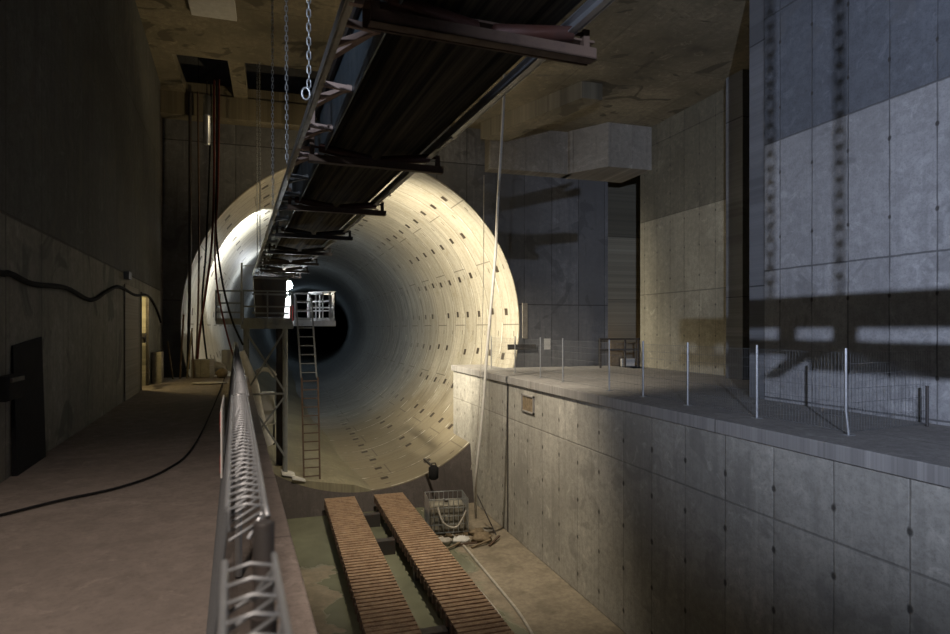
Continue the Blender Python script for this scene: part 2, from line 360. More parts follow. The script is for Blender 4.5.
# back wall with the round opening
def back_wall():
    mb = MB(); x0, x1, z0, z1 = -6.0, 12.8, -7.0, 9.0; hole = ro
    def rect(a):
        c, s_ = math.cos(a), math.sin(a); t = 1e9
        if c > 1e-9: t = min(t, (x1-CX)/c)
        if c < -1e-9: t = min(t, (x0-CX)/c)
        if s_ > 1e-9: t = min(t, (z1-CZ)/s_)
        if s_ < -1e-9: t = min(t, (z0-CZ)/s_)
        return CX+c*t, CZ+s_*t
    an = sorted([2*math.pi*i/n for i in range(n)]+[math.atan2(z-CZ, x-CX) % (2*math.pi) for x in (x0, x1) for z in (z0, z1)])
    k = len(an); vs = []
    for y in (TY, TY+.5):
        for a in an: vs.append((CX+hole*math.cos(a), y, CZ+hole*math.sin(a)))
        for a in an: xx, zz = rect(a); vs.append((xx+bend(y), y, zz))
    fs = []
    for i in range(k):
        j = (i+1) % k
        fs += [(i, k+i, k+j, j), (2*k+i, 2*k+j, 3*k+j, 3*k+i), (i, j, 2*k+j, 2*k+i), (k+i, 3*k+i, 3*k+j, k+j)]
    mb.add(vs, fs); return struct(mb.build('wall_back', M['back']))
back_wall()
# battered concrete under the opening
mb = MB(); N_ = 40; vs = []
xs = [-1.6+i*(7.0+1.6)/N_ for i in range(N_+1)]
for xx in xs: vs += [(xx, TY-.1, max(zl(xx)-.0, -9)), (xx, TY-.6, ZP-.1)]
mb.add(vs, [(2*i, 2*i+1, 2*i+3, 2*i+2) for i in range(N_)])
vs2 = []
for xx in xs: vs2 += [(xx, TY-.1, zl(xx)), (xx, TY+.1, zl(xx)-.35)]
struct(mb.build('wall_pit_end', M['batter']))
# left wall (shaft frame) with a doorway
D0, D1, DH = 17.15, 18.45, .80
mb = MB()
mb.box(-2.9, -2.12, -7, D0, ZW-.3, 9); mb.box(-2.9, -2.12, D1, 21.4, ZW-.3, 9); mb.box(-2.9, -2.12, D0, D1, DH, 9)
struct(mb.build('wall_left', M['left'], S_=True))
mb = MB().box(-4.2, -4.1, D0-.6, D1+.2, ZW-.3, 2).box(-4.2, -2.9, D0-.6, D0-.5, ZW-.3, 2).box(-4.2, -2.9, D1+.1, D1+.2, ZW-.3, 2).box(-4.2, -2.9, D0-.6, D1+.2, DH+.3, DH+.4)
struct(mb.build('wall_doorway_room', M['yellow'], S_=True))
# walkway slab and kerb
mb = MB().box(-4.2, .10, -7, 21.2, -1.9, ZW)
struct(mb.build('floor_walkway', M['walk'], S_=True))
mb = MB().box(.10, .38, -7, 21.0, -2.1, ZW+.015)
struct(mb.build('trim_kerb', M['kerb'], S_=True, bevel=.015))
mb = MB().box(-.3, .33, -7, 22.2, ZP-.3, -1.9)
struct(mb.build('wall_pit_left', M['pit'], S_=True))
# pit floor
struct(MB().box(-.6, 7.3, -7, 22.2, ZP-.3, ZP).build('floor_pit', M['pitfloor']))
# pit right wall and the ledge over it
struct(MB().box(7.0, 7.6, -7, 24.7, ZP-.3, -1.72).build('wall_pit_right', M['pit']))
struct(MB().box(6.93, 14.2, -7, 22.4, -1.72, ZW).box(6.93, 8.3, 22.4, 24.8, -1.72, ZW).build('floor_ledge', M['ledge'], bevel=.012))
# right hand walls
XR = 9.85
struct(MB().box(XR, XR+.7, -7, 10.8, ZW, 9).build('wall_right', M['right']))
struct(MB().box(XR+.05, XR+.7, 10.8, 11.3, ZW, 9).build('wall_right_end', M['back']))
struct(MB().box(13.4, 13.9, 8, 21.1, ZW, 9).build('wall_recess', M['yellow']))
struct(MB().box(12.9, 13.4, 15.0, 15.7, ZW, 9).build('wall_recess_pier', M['back']))
struct(MB().box(12.8, 16.0, 24.6, 24.9, ZW-.2, 9).box(12.4, 12.8, 23.0, 24.7, ZW, 9).box(15.9, 16.1, 20.5, 24.7, ZW, 9).box(12.8, 16, 20.5, 24.7, ZW-.2, ZW).build('wall_passage', M['yellow']))
struct(MB().box(12.8, 13.4, 22.3, 22.6, ZW, -.55).build('wall_passage_upstand', M['wood']))
struct(MB().box(-7, 16, -7.3, -7, ZP, 9).build('wall_rear', M['left']))
# ceiling with deep openings at the back on the left
def ceiling():
    mb = MB()
    zc, zt = ZC, 15.5
    y1, y2 = 18.9, 21.9
    th = .35
    mb.box(-6, 16.2, -7, y1, zc, zc+th)
    mb.box(-6, -2.6, y1, y2, zc, zc+th)
    mb.box(-1.17, -.75, y1, y2, zc, zc+th)
    mb.box(3.4, 16.2, y1, y2, zc, zc+th)
    mb.box(-6, 16.2, y2, 24.9, zc, zc+th)
    mb.box(-6, 16.2, 12, 24.9, zt, zt+.3).box(-6, 16.2, 11.7, 12, zc+th, zt).box(-6, 16.2, 24.9, 25.2, zc+th, zt).box(-6.3, -6, 12, 24.9, zc+th, zt).box(16.2, 16.5, 12, 24.9, zc+th, zt)
    return struct(mb.build('ceiling', M['ceil']))
ceiling()
struct(MB().box(-6, 3.6, 21.85, 22.48, 6.75, ZC).build('trim_beam_left', M['ceil']))
struct(MB().box(7.6, 10.9, 21.85, 22.5, 5.85, ZC).build('trim_beam_back', M['beam']))
struct(MB().prism([(10.72, 22.5), (10.72, 21.7), (11.6, 20.35), (13.4, 20.35), (13.4, 22.5)], 5.85, ZC).build('trim_beam_corner', M['beam']))
struct(MB().hexa([(7.2,21.8,6.85),(8.2,21.8,6.85),(9.6,17.2,6.95),(8.9,17.2,6.95),(7.2,21.8,ZC),(8.2,21.8,ZC),(9.6,17.2,ZC),(8.9,17.2,ZC)]).build('trim_beam_haunch', M['ceil']))
tag(MB().box(-1.80, -.80, 15.0, 16.2, ZC-.10, ZC).build('ceiling_panel', M['white'], bevel=.01), 'pale square panel fixed under the dark ceiling, top left', 'panel')
# dark pier in the back left corner
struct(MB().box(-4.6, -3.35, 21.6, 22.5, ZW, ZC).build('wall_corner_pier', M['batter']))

# ------------------------------------------------------------------ ramps in the pit
def plank_ramp(x0, x1, label):
    t = empty('ribbed_track_ramp', label, 'ramp', ((x0+x1)/2, 6, ZP), 0, 'ribbed steel tracks on the pit floor')
    wd = (x1-x0)/2; L = 15.75; zt = .64
    deck = MB(); deck.box(-wd+.05, wd-.05, 0, L, zt-.06, zt-.035)
    y = .05
    while y < L-.05:
        deck.box(-wd, wd, y, y+.125, zt-.03, zt); y += .185
    deck.build('ribbed_deck', M['ramp'], t)
    for sx in (-1, 1):
        g = MB(); xx = sx*(wd-.06)
        g.box(xx-.05, xx+.05, 0, L, zt-.20, zt-.06)
        k = .25
        while k < L: g.box(xx-.06+sx*.02, xx+.06+sx*.02, k, k+.12, zt-.24, zt-.05); k += .37
        g.build('side_girder', M['rust'], t)
    for k in range(6):
        MB().box(-wd+.1, wd-.1, .6+k*3.0, .85+k*3.0, 0, zt-.2).build('cross_support', M['dark'], t)
    return t
plank_ramp(1.67, 2.67, 'left of the two rusty ribbed steel tracks laid along the pit floor')
plank_ramp(3.32, 4.32, 'right of the two rusty ribbed steel tracks, nearer the wire crate')
for i, (yy, lb) in enumerate(((20.2, 'dark steel tie beam between the tracks, furthest one at their far end'), (17.6, 'dark steel tie beam between the two tracks, second from the tunnel'), (12.0, 'dark steel tie beam between the two tracks, nearest the camera'))):
    tag(MB().box(2.69, 3.30, yy, yy+.28, ZP, ZP+.40).build('tie_beam', M['dark'], bevel=.01), lb, 'beam', 'tie beams between the tracks')

# ------------------------------------------------------------------ conveyor (shaft frame)
cv = empty('belt_conveyor', 'long dark overhead belt conveyor hung on chains and running into the tunnel', 'conveyor', (0, 0, 0), PHI)
S0, S1 = 2.6, 27.0
def U_rail(l, z, h, wd, s0, s1, side):
    m = MB(); m.box(l-wd*.15, l+wd*.15, s0, s1, z, z+h)
    a, b = (l, l+wd) if side > 0 else (l-wd, l)
    m.box(a, b, s0, s1, z, z+.012); m.box(a, b, s0, s1, z+h-.012, z+h); return m
U_rail(.67, 2.10, .085, .05, S0, S1, 1).build('side_rail', M['steel'], cv)
U_rail(2.27, 2.10, .10, .06, S0, S1, -1).build('side_rail', M['steel'], cv)
MB().box(.93, .96, S0, S1, 2.62, 2.70).box(2.28, 2.31, S0, S1, 2.62, 2.70).build('top_rail', M['dark'], cv)
mb = MB()       # return belt, sagging slightly between the idlers
prof = [(-.57, .03), (-.3, 0), (0, -.02), (.3, 0), (.57, .03)]
st = [S0+k*.4 for k in range(int((S1-S0)/.4)+1)]
vs = []
for s_ in st:
    for u, z in prof: vs.append((1.6+u, s_, 2.16+z)); 
    for u, z in prof[::-1]: vs.append((1.6+u, s_, 2.175+z))
q = 10
mb.add(vs, [(k*q+j, k*q+(j+1) % q, (k+1)*q+(j+1) % q, (k+1)*q+j) for k in range(len(st)-1) for j in range(q)], True)
mb.build('return_belt', M['belt'], cv)
mb = MB(); vs = []
for s_ in st:
    for u, z in [(-.62, .22), (-.3, 0), (.3, 0), (.62, .22)]: vs.append((1.6+u, s_, 2.52+z))
    for u, z in [(.62, .22), (.3, 0), (-.3, 0), (-.62, .22)]: vs.append((1.6+u, s_, 2.54+z))
q = 8
mb.add(vs, [(k*q+j, k*q+(j+1) % q, (k+1)*q+(j+1) % q, (k+1)*q+j) for k in range(len(st)-1) for j in range(q)], True)
mb.build('carrying_belt', M['belt'], cv)
MB().hexa([(.985,S0,2.08),(1.0,S0,2.08),(1.0,S1,2.08),(.985,S1,2.08),(.975,S0,2.74),(.99,S0,2.74),(.99,S1,2.74),(.975,S1,2.74)]).build('guard_plate', M['guard'], cv)
frames = [4.02, 7.6, 10.8, 14.1, 17.3, 20.2, 23.0, 25.6]
for k, s_ in enumerate(frames):
    b = MB(); b.box(.80, 2.44, s_-.06, s_-.048, 1.94, 2.02).box(.80, 2.44, s_-.06, s_+.04, 1.94, 1.952)
    b.bar((.84, s_, 1.95), (.84, s_, 2.30), .05); b.bar((2.38, s_, 1.95), (2.38, s_, 2.16), .05)
    fo = b.build('cross_beam', M['rust'] if k < 3 else M['dark'], cv)
    if k == 0:
        MB().box(.78, 2.46, s_+.10, s_+.12, 1.96, 2.10).box(.78, 2.46, s_+.0, s_+.12, 2.085, 2.10).build('cross_angle', M['rust'], fo)
    for sx in (-1, 1):
        rr = MB(); a = Vector((1.6+sx*.05, s_, 2.03)); e = Vector((1.6+sx*.68, s_, 2.12))
        d = (e-a).normalized(); rr.tube([a, a+d*.02, e-d*.02, e], [.03, .055, .055, .03], 14)
        rr.tube([e, e+d*.10], .014, 8); rr.build('roller', M['roller'] if k < 3 else M['dark'], fo)
    MB().bar((.86, s_+.1, 2.10), (.86, s_+.1, 2.66), .05).bar((.86, s_+.1, 2.12), (.69, s_+.1, 2.12), .045).build('idler_bracket', M['pink'] if k < 2 else M['paintgrey'], cv)
# triangular outriggers on the left side between the rail and the belt
sp = S0+.7; k = 0
while sp < S1-.5:
    m_ = M['pink'] if sp < 9 else M['paintgrey']
    b = MB(); b.bar((.69, sp, 2.16), (.98, sp, 2.14), .03, .05); b.bar((.69, sp+.42, 2.16), (.98, sp+.02, 2.16), .03, .05); b.bar((.70, sp+.80, 2.20), (.98, sp+.10, 2.20), .05, .03)
    b.build('outrigger', m_, cv); sp += 1.2; k += 1
for k in range(5):
    s_ = 6.6+k*3.0
    tg = MB(); tg.box(2.24, 2.30, s_, s_+.12, 2.11, 2.125).box(2.22, 2.24, s_, s_+.5, 2.085, 2.10); tg.build('rail_splice', M['steel'], cv)
# discharge chute above the platform
ch = empty('discharge_chute', 'dark box chute under the conveyor above the railed platform', 'chute', W((.88, 22.9, .38)), PHI)
MB().hexa([(-.22,0,0),(.72,0,0),(.72,.9,0),(-.22,.9,0),(-.30,0,1.4),(.84,0,1.4),(.84,.9,1.4),(-.30,.9,1.4)]).build('chute_body', M['dark'], ch, bevel=.02)
for z in (.1, .75, 1.3): MB().box(-.33, .87, -.04, .0, z, z+.06).build('stiffener', M['paintgrey'], ch)

# ------------------------------------------------------------------ chains
def link_pts(L, r):
    pts = []
    for k in range(14):
        a = 2*math.pi*k/14; x = r*math.cos(a); z = r*math.sin(a)
        z += (L/2-r) if math.sin(a) > 0 else -(L/2-r)
        pts.append((x, z))
    return pts
def chain(loc, z1, label, L=.115, th=.0085, group='hanging chains on the conveyor', mat='chain', sway=0):
    m = MB(); z = 0; k = 0; H = z1-loc[2]; P = link_pts(L, L*.21)
    while z < H-.02:
        zc = z+L/2; xo = sway*(zc/H)
        if k % 2: m.tube([(p+xo, 0, zc+q) for p, q in P], th, 6, closed=True)
        else: m.tube([(xo, p, zc+q) for p, q in P], th, 6, closed=True)
        z += L-2.2*th; k += 1
    return tag(m.build('hanging_chain', M[mat], loc=loc), label, 'chain', group)
for s_, lb in ((6.2, 'bright steel chain nearest the camera, hooked to the left rail of the conveyor'),
               (8.95, 'steel chain second nearest, hanging to the conveyor rail left of the bright one'),
               (12.3, 'thin dull chain third from the camera on the conveyor rail'),
               (18.7, 'dull chain fourth from the camera, hanging down out of the ceiling opening'),
               (21.0, 'furthest dark chain hanging in front of the white lit lining')):
    p = W((.66, s_, 2.22))
    chain(p, ZC if not (18.9 < p.y < 21.9) else 11.4, lb, L=.082, th=.0068, mat='chain' if s_ < 14 else 'wire', sway=-.02)
# hook shackle on near chain
tag(MB().tube([(math.cos(a)*.035, 0, math.sin(a)*.055) for a in [k*math.pi/6 for k in range(12)]], .011, 8, closed=True).build('shackle', M['chain'], loc=W((.60, 5.9, 2.12))),
    'bright steel shackle on the conveyor rail below the nearest chain', 'shackle')

# ------------------------------------------------------------------ access platform in the tunnel mouth
pf = empty('access_platform', 'grey steel tower platform with railings standing in the tunnel mouth', 'platform', (0, 22.75, .2))
zt = .30-.2
def P_(x, y, z): return (x, y-22.75, z-.2)
MB().box(-.95, .66, 0, 2.2, -.08, .04).build('deck', M['paintgrey'], pf)
MB().box(-1.78, -.97, -.1, 1.6, -.08, .02).build('deck_wing', M['paintgrey'], pf)
MB().box(.74, 2.16, .2, 1.8, -.13, .06).build('deck_wing', M['steel'], pf)
for yy in (-.03, 2.1): MB().bar((-1.0, yy, -.15), (.70, yy, -.15), .08, .16).build('deck_beam', M['paintgrey'], pf)
def railing(x0, y0, x1, y1, z0, n, mat='paintgrey', r=.024, mids=(.5,), h=1.02):
    m = MB(); a = Vector((x0, y0, z0)); b = Vector((x1, y1, z0)); u = Vector((0,0,1))
    for k in range(n+1):
        p = a.lerp(b, k/n); m.bar(p, p+u*h, .05)
    for q in (1.0,)+mids: m.bar(a+u*h*q, b+u*h*q, .05)
    m.bar(a+u*.05, b+u*.05, .012, .10)
    return m.build('railing', M[mat], pf)
railing(-.93, .0, .64, .0, .04, 2, mids=(.48,)); railing(-1.77, -.08, -.99, -.08, .02, 1, mids=(.3, .6)); railing(-1.77, -.08, -1.77, 1.6, .02, 2)
railing(.76, .22, 1.26, .22, .06, 1, mids=(.35, .68), mat='steel', h=.95); railing(1.28, .9, 1.95, .22, .06, 3, mids=(.35, .68), mat='steel'); railing(1.97, .22, 2.14, .22, .06, 1, mids=(.5,), mat='steel')
railing(2.14, .22, 2.14, 1.75, .06, 3, mids=(.5,), mat='steel'); railing(1.28, 1.75, 2.14, 1.75, .06, 2, mids=(.5,), mat='steel')
for (x, y, wd, mt) in ((.43, .02, .17, 'steel'), (.26, .75, .24, 'paintgrey'), (-.86, .02, .13, 'paintgrey'), (-.86, 2.0, .13, 'paintgrey'), (.43, 2.0, .13, 'paintgrey')):
    zb = zl(x)-.2
    if mt == 'steel': MB().tube([(x, y, zb+.02), (x, y, -.2)], wd/2, 16).box(x-.16, x+.16, y-.16, y+.16, zb, zb+.04).build('column', M['paintgrey'], pf)
    else: MB().box(x-wd/2, x+wd/2, y-.02, y+.02, zb, -.2).box(x-wd/2, x-wd/2+.02, y-wd/2, y+wd/2, zb, -.2).box(x+wd/2-.02, x+wd/2, y-wd/2, y+wd/2, zb, -.2).build('column', M['dark' if wd > .2 else mt], pf)
for (a, b) in (((-.82, -.05, -.35), (.40, -.05, -2.35)), ((.38, -.08, -.35), (-.82, -.08, -2.35)), ((-.82, -.05, -2.45), (.42, -.05, -2.45)), ((-.80, -.05, -2.6), (.42, -.05, -4.6)), ((.38, -.08, -2.6), (-.80, -.08, -4.2))):
    MB().bar(a, b, .09, .06).build('brace', M['paintgrey'], pf)
MB().tube([(-.97, 0, .04), (-.97, 0, 2.0)], .035, 8).tube([(-.97, 0, 1.9), (-.60, 0, 1.9)], .02, 6).build('lifting_post', M['steel'], pf)
tag(MB().box(.585, .70, .3, .34, 0, .55).build('red_box', M['red'], loc=(0, 22.75, .24), bevel=.015), 'small red box beside the lamp on the platform', 'box')
def ladder(p0, p1, wd, label, mat, pitch=.28):
    a = Vector(p0); b = Vector(p1); m = empty('ladder', label, 'ladder', p0, 0, 'ladders at the platform'); b = b-a; a = Vector((0,0,0))
    x = Vector((wd/2, 0, 0)); nr = int(b.length/pitch)
    for sgn in (-1, 1): MB().bar(a+x*sgn, b+x*sgn, .055, .05).build('stile', M[mat], m)
    for k in range(nr): c = a.lerp(b, (k+.6)/nr); MB().bar(c-x, c+x, .035).build('rung', M[mat], m)
    return m
ladder((1.21, 22.55, -1.72), (1.05, 22.80, 1.05), .52, 'upper grey ladder with rungs rising to the platform railing', 'paintgrey')
ladder((1.32, 22.62, zl(1.32)+.18), (1.24, 22.46, -1.70), .54, 'lower dark ladder standing on the tunnel floor under the grey ladder', 'rust')

# lamp on the platform
lp = empty('work_lamp', 'glaring white work lamp on a post at the platform, left of tunnel centre', 'lamp', (.56, 24.75, .24))
MB().tube([(0, 0, 0), (0, 0, 1.25)], .03, 8).build('lamp_post', M['white'], lp)
MB().ball((0, -.10, 1.36), .17, .10, .17).build('lamp_glass', M['bulb'], lp)
MB().box(-.15, .15, .06, .12, 1.26, 1.54).build('lamp_housing', M['dark'], lp)
MB().hexa([(-.16,-.2,0),(.18,-.2,0),(.18,.1,0),(-.16,.1,0),(-.10,-.2,.85),(.10,-.2,.95),(.10,.1,.95),(-.10,.1,.85)]).build('lamp_cabinet', M['white'], lp, bevel=.03)
# warm flood lamp above the conveyor
fl = empty('flood_lamp', 'warm flood lamp hung from the ceiling above the conveyor', 'lamp', (2.2, 18.6, ZC))
MB().tube([(0, 0, -3.75), (0, 0, 0)], .015, 6).build('suspension_rod', M['dark'], fl)
MB().box(-.2, .2, -.2, .2, -3.75, -3.70).build('lamp_housing', M['dark'], fl)

# ------------------------------------------------------------------ left foreground fence (roll top mesh), shaft frame
FZ0, FZ1 = ZW, -.40
def fence_panel(s0, s1, label, lb=-.130, lt=-.012, wob=0):
    L = s1-s0
    t = empty('mesh_fence_panel', label, 'fence', W((0, s0, ZW)), PHI, 'roll top mesh fence along the walkway edge')
    m = MB(); h = FZ1-ZW
    k = 0.0
    while k <= L+.001:
        m.tube([(lb, k, 0), (lt, k, h)], .0028, 4, caps=False); k += .05
    z = .03
    while z < h:
        q = z/h; m.tube([(lb+(lt-lb)*q, 0, z), (lb+(lt-lb)*q, L, z)], .0028, 4, caps=False); z += .055
    m.build('mesh', M['wiredark'], t)
    m = MB(); k = 0.0           # triangular roll on top
    while k <= L+.001:
        m.tube([(lt, k, h-.05), (lt, k, h), (lt+.036, k, h+.008), (lt+.074, k, h), (lt+.070, k, h-.03), (lt+.0, k, h-.07)], .0036, 5); k += .066
    r0 = smooth_path([(lt+.04, .0, h-.07), (lt+.074, .03, h-.015), (lt+.076, .10, h+.002), (lt+.076, L-.10, h+.002), (lt+.074, L-.03, h-.015), (lt+.04, L, h-.07)], 4)
    m.tube(r0, .006, 8); m.tube([(lt-.004, 0, h), (lt-.004, L, h)], .006, 8)
    m.build('roll_top', M['wire'], t)
    return t
segs = [(-.4, 1.16, 'nearest roll top mesh panel, in front of the round post'), (1.50, 4.0, 'second roll top mesh panel, just beyond the round post'),
        (4.1, 6.6, 'third roll top mesh panel from the camera, with the red and white sign'), (6.7, 9.2, 'fourth roll top mesh panel from the camera'), (9.3, 11.8, 'fifth roll top mesh panel from the camera'),
        (11.9, 14.4, 'sixth roll top mesh panel from the camera'), (14.5, 17.0, 'roll top mesh panel next to last before the tunnel'), (17.1, 19.4, 'roll top mesh panel furthest away beside the platform')]
for k, (a, b, lb) in enumerate(segs): fence_panel(a, b, lb, lt=-.012+random.uniform(-.012, .012)*(k > 1))
for k, s_ in enumerate([1.36, 4.05, 6.65, 9.25, 11.85, 14.45, 17.05]):
    t = MB(); t.tube([(0, 0, 0), (0, 0, 1.085), (0, 0, 1.09)], [.021, .021, .018], 16); t.tube([(0, 0, .86), (0, 0, .90)], .026, 12)
    tag(t.build('fence_post', M['dark' if k == 0 else 'steel'], loc=W((.055 if k == 0 else .02, s_, ZW+.015))),
        'thick round dark post standing between the two nearest fence panels' if k == 0 else 'round steel fence post, %s beyond the thick dark post along the walkway' % ('', 'first', 'second', 'third', 'fourth', 'fifth', 'sixth')[k], 'post', 'posts of the walkway fence')
# red and white warning sign, rag on the fence
sg = empty('warning_sign', 'red and white sign hung on the walkway side of the fence', 'sign', W((-.085, 4.9, -1.08)), PHI)
MB().box(-.012, 0, 0, 1.0, 0, .5).build('sign_board', M['white'], sg)
MB().box(-.016, -.0125, .03, .97, .03, .15).build('red_band', M['red'], sg); MB().box(-.016, -.0125, .03, .97, .33, .47).build('red_band', M['red'], sg)
tag(MB().hexa([(-.05,0,-.3),(-.03,0,-.3),(-.03,.42,-.3),(-.05,.42,-.3),(-.012,0,0),(0,0,0),(0,.42,0),(-.012,.42,0)]).build('white_board', M['white'], loc=W((-.075, .95, -.62)), rot=PHI), 'small blurred white board hung on the nearest fence panel', 'board')

# ------------------------------------------------------------------ fence along the right ledge
def ledge_panel(p, q, label, h=1.15, z=ZW):
    L = (Vector(q)-Vector(p)).length; ang = math.atan2(q[1]-p[1], q[0]-p[0])
    m = MB(); k = .04
    while k < L-.03: m.tube([(k, 0, .03), (k, 0, h)], .0022, 3, caps=False); k += .06
    for zz in (.05, .25, .45, .65, .85, 1.0, h): m.tube([(0, 0, zz), (L, 0, zz)], .0030, 3, caps=False)
    return tag(m.build('wire_mesh_panel', M['wiredark'], loc=(p[0], p[1], z), rot=ang), label, 'fence', 'wire mesh fence on the ledge')
pp = [on_z(x, y, ZW) for x, y in ((852, 435), (760, 418), (695, 405), (643.5, 397), (601, 391), (566, 382), (537, 378))]
pp = [Vector((7.68, p.y, ZW)) for p in pp]; pp.append(Vector((7.68, 19.6, ZW))); pp.append(Vector((7.68, 22.0, ZW)))
names = ['nearest', 'second nearest', 'third nearest', 'fourth nearest', 'fifth nearest', 'sixth nearest', 'seventh nearest', 'eighth nearest', 'furthest']
for k, p in enumerate(pp):
    lean = -.05 if k == 0 else 0
    t = MB(); t.tube([(0, 0, 0), (lean, 0, .35), (lean, 0, 1.22)], .020, 10).box(-.07, .07, -.05, .05, 0, .012)
    tag(t.build('thin_fence_post', M['steel'], loc=p), names[k]+' thin steel post of the mesh fence on the right ledge', 'post', 'posts on the right ledge')
pts = [(7.68, 6.0)]
for k in range(len(pp)-1):
    ledge_panel((pp[k].x, pp[k].y), (pp[k+1].x, pp[k+1].y), names[k]+' thin wire mesh bay of the fence along the ledge')
c = Vector((9.6, pp[0].y+.25))
ledge_panel((pp[0].x, pp[0].y), (c.x, c.y), 'wire mesh bay crossing the ledge to the right wall')
tag(MB().tube([(0,0,0),(0,0,.62)], .022, 8).build('short_dark_post', M['dark'], loc=(c.x-.1, c.y-.01, ZW)), 'short dark post near the right wall at the end of the crossing mesh', 'post')

# ------------------------------------------------------------------ things against the back wall, right
def rod(p, q, r, name, mat, label, cat, group=None):
    return tag(MB().tube([Vector((0,0,0)), Vector(q)-Vector(p)], r, 8).build(name, M[mat], loc=p), label, cat, group)
rg = empty('barrier_rail', 'dark two bar barrier rail in front of the recess behind the ledge fence', 'barrier', (11.7, 21.2, ZW))
for z in (.68, 1.08): MB().bar((0, 0, z), (2.0 if z > 1 else 1.69, 0, z), .05, .07).build('bar', M['dark'], rg)
for x in (.05, 1.1, 1.66): MB().bar((x, 0, 0), (x, 0, 1.1), .06).build('upright', M['dark'], rg)
tag(MB().box(0, .26, -.03, 0, 0, .42).build('notice_board', M['white'], loc=(10.02, 22.5, -.83)), 'small white notice on the dark back wall', 'sign')
tag(MB().box(0, 1.15, -.05, 0, 0, .2).build('dark_plank', M['dark'], loc=(8.45, 22.35, -.82)), 'dark plank fixed level across the rim right of the tunnel', 'plank')
tag(MB().prism([(0,0),(.6,0),(.6,.05),(0,.05)], 0, .3).build('small_pale_board', M['white'], loc=(13.0, 21.8, ZW)), 'small pale board on the floor at the dark recess', 'board')
tag(MB().box(0, .20, 0, .06, 0, 1.35).build('pale_post', M['beam'], loc=(9.10, 22.42, -.4)), 'pale narrow upright strip at the right rim of the tunnel', 'post')
# block niche in the pit wall
p = on_x(529, 392, 7.0)
nb = empty('recessed_box', 'small square box set in the pit wall below the coping', 'box', (7.0, p.y-.42, -2.42))
MB().box(-.05, 0, 0, .9, 0, .04).box(-.05, 0, 0, .05, 0, .5).box(-.05, 0, .85, .9, 0, .5).box(-.05, 0, 0, .9, .46, .5).build('box_rim', M['ledge'], nb)
MB().box(-.02, 0, .05, .85, .04, .46).build('box_back', M['wood'], nb)
# pilaster joint where the lit end of the pit wall starts
yj = on_x(508, 400, 7.0).y
struct(MB().box(6.985, 7.0, yj-.04, yj+.04, ZP, -1.72).build('trim_joint', M['dark']))

# ------------------------------------------------------------------ wire crate with rubbish in the pit corner
ib = empty('liquid_container', 'white square liquid container in a wire cage in the pit corner', 'container', (5.15, 19.0, ZP), R(-6))
m = MB()
for k in range(9):
    x = -.6+k*.15
    for y in (-.5, .5): m.tube([(x, y, .14), (x, y, 1.16)], .012, 6)
for k in range(1, 7):
    y = -.5+k/7
    for x in (-.6, .6): m.tube([(x, y, .14), (x, y, 1.16)], .012, 6)
for z in (.16, .4, .65, .9, 1.15): m.tube([(-.6, -.5, z), (.6, -.5, z), (.6, .5, z), (-.6, .5, z)], .016, 6, closed=True)
m.build('cage', M['chain'], ib)
MB().box(-.52, .54, -.42, .42, .14, .95).build('plastic_tank', M['tank'], ib, bevel=.08)
MB().box(-.6, .6, -.5, .5, 0, .05).box(-.6, -.45, -.5, .5, .05, .14).box(-.08, .08, -.5, .5, .05, .14).box(.45, .6, -.5, .5, .05, .14).build('pallet', M['wood'], ib)
MB().ball((.0, 0, 1.0), .08, .08, .04).build('cap', M['dark'], ib)
pm = empty('submersible_pump', 'black round pump hanging against the face above the wire cage', 'pump', (5.15, 20.6, -4.72))
MB().tube([(0,0,-.35),(0,0,-.3),(0,0,.05),(0,0,.12)], [.10,.17,.17,.08], 14).build('pump_body', M['rubber'], pm)
MB().tube([(-.10,0,.08),(-.06,0,.2),(.06,0,.2),(.10,0,.08)], .02, 6).build('handle', M['dark'], pm)
tag(MB().bar((0,0,0), (.0,1.2,.0), .07).build('pump_bracket', M['dark'], loc=(5.15, 20.75, -4.66)), 'dark bracket holding the black pump on the face', 'bracket')
junk = [((4.75, 17.95), 'crumpled grey sack at the foot of the wire cage, left end of the rubbish', 'hose', .28), ((5.33, 17.95), 'crumpled pale sack in the middle of the rubbish heap', 'white', .26),
        ((5.95, 17.9), 'dark crumpled sheet at the right end of the rubbish heap', 'wood', .32), ((6.0, 18.5), 'brown rag behind the dark crumpled sheet in the rubbish heap', 'wood', .25), ((6.35, 18.6), 'grey rag against the pit wall beside the rubbish', 'beam', .22)]
for (x, y), lb, mt, r_ in junk:
    tag(MB().ball((0, 0, r_*.32), r_, r_*.7, r_*.42, jit=.28, nu=16, nv=9).build('crumpled_sack', M[mt], loc=(x, y, ZP)), lb, 'sack', 'rubbish by the wire cage')
for k, lb in enumerate(('broken timber offcut at the left end of the rubbish', 'rusty flat bar lying in front of the pale sack', 'broken timber offcut in front of the dark crumpled sheet', 'rusty flat bar at the right end of the rubbish, toward the pit wall')):
    tag(MB().bar((-.35, 0, 0), (.35, 0, .08), .06, .04).build('timber_offcut' if k % 2 == 0 else 'flat_bar', M['rust' if k % 2 else 'wood'], loc=(4.9+k*.45, 17.5+(k % 2)*.12, ZP+.03), rot=(.5, -.3, .35, .8)[k]), lb, 'timber' if k % 2 == 0 else 'bar')
rod((6.55, 18.3, ZP), (6.15, 19.2, ZP+1.2), .02, 'leaning_bar', 'dark', 'thin dark bar leaning beside the wire cage', 'bar')
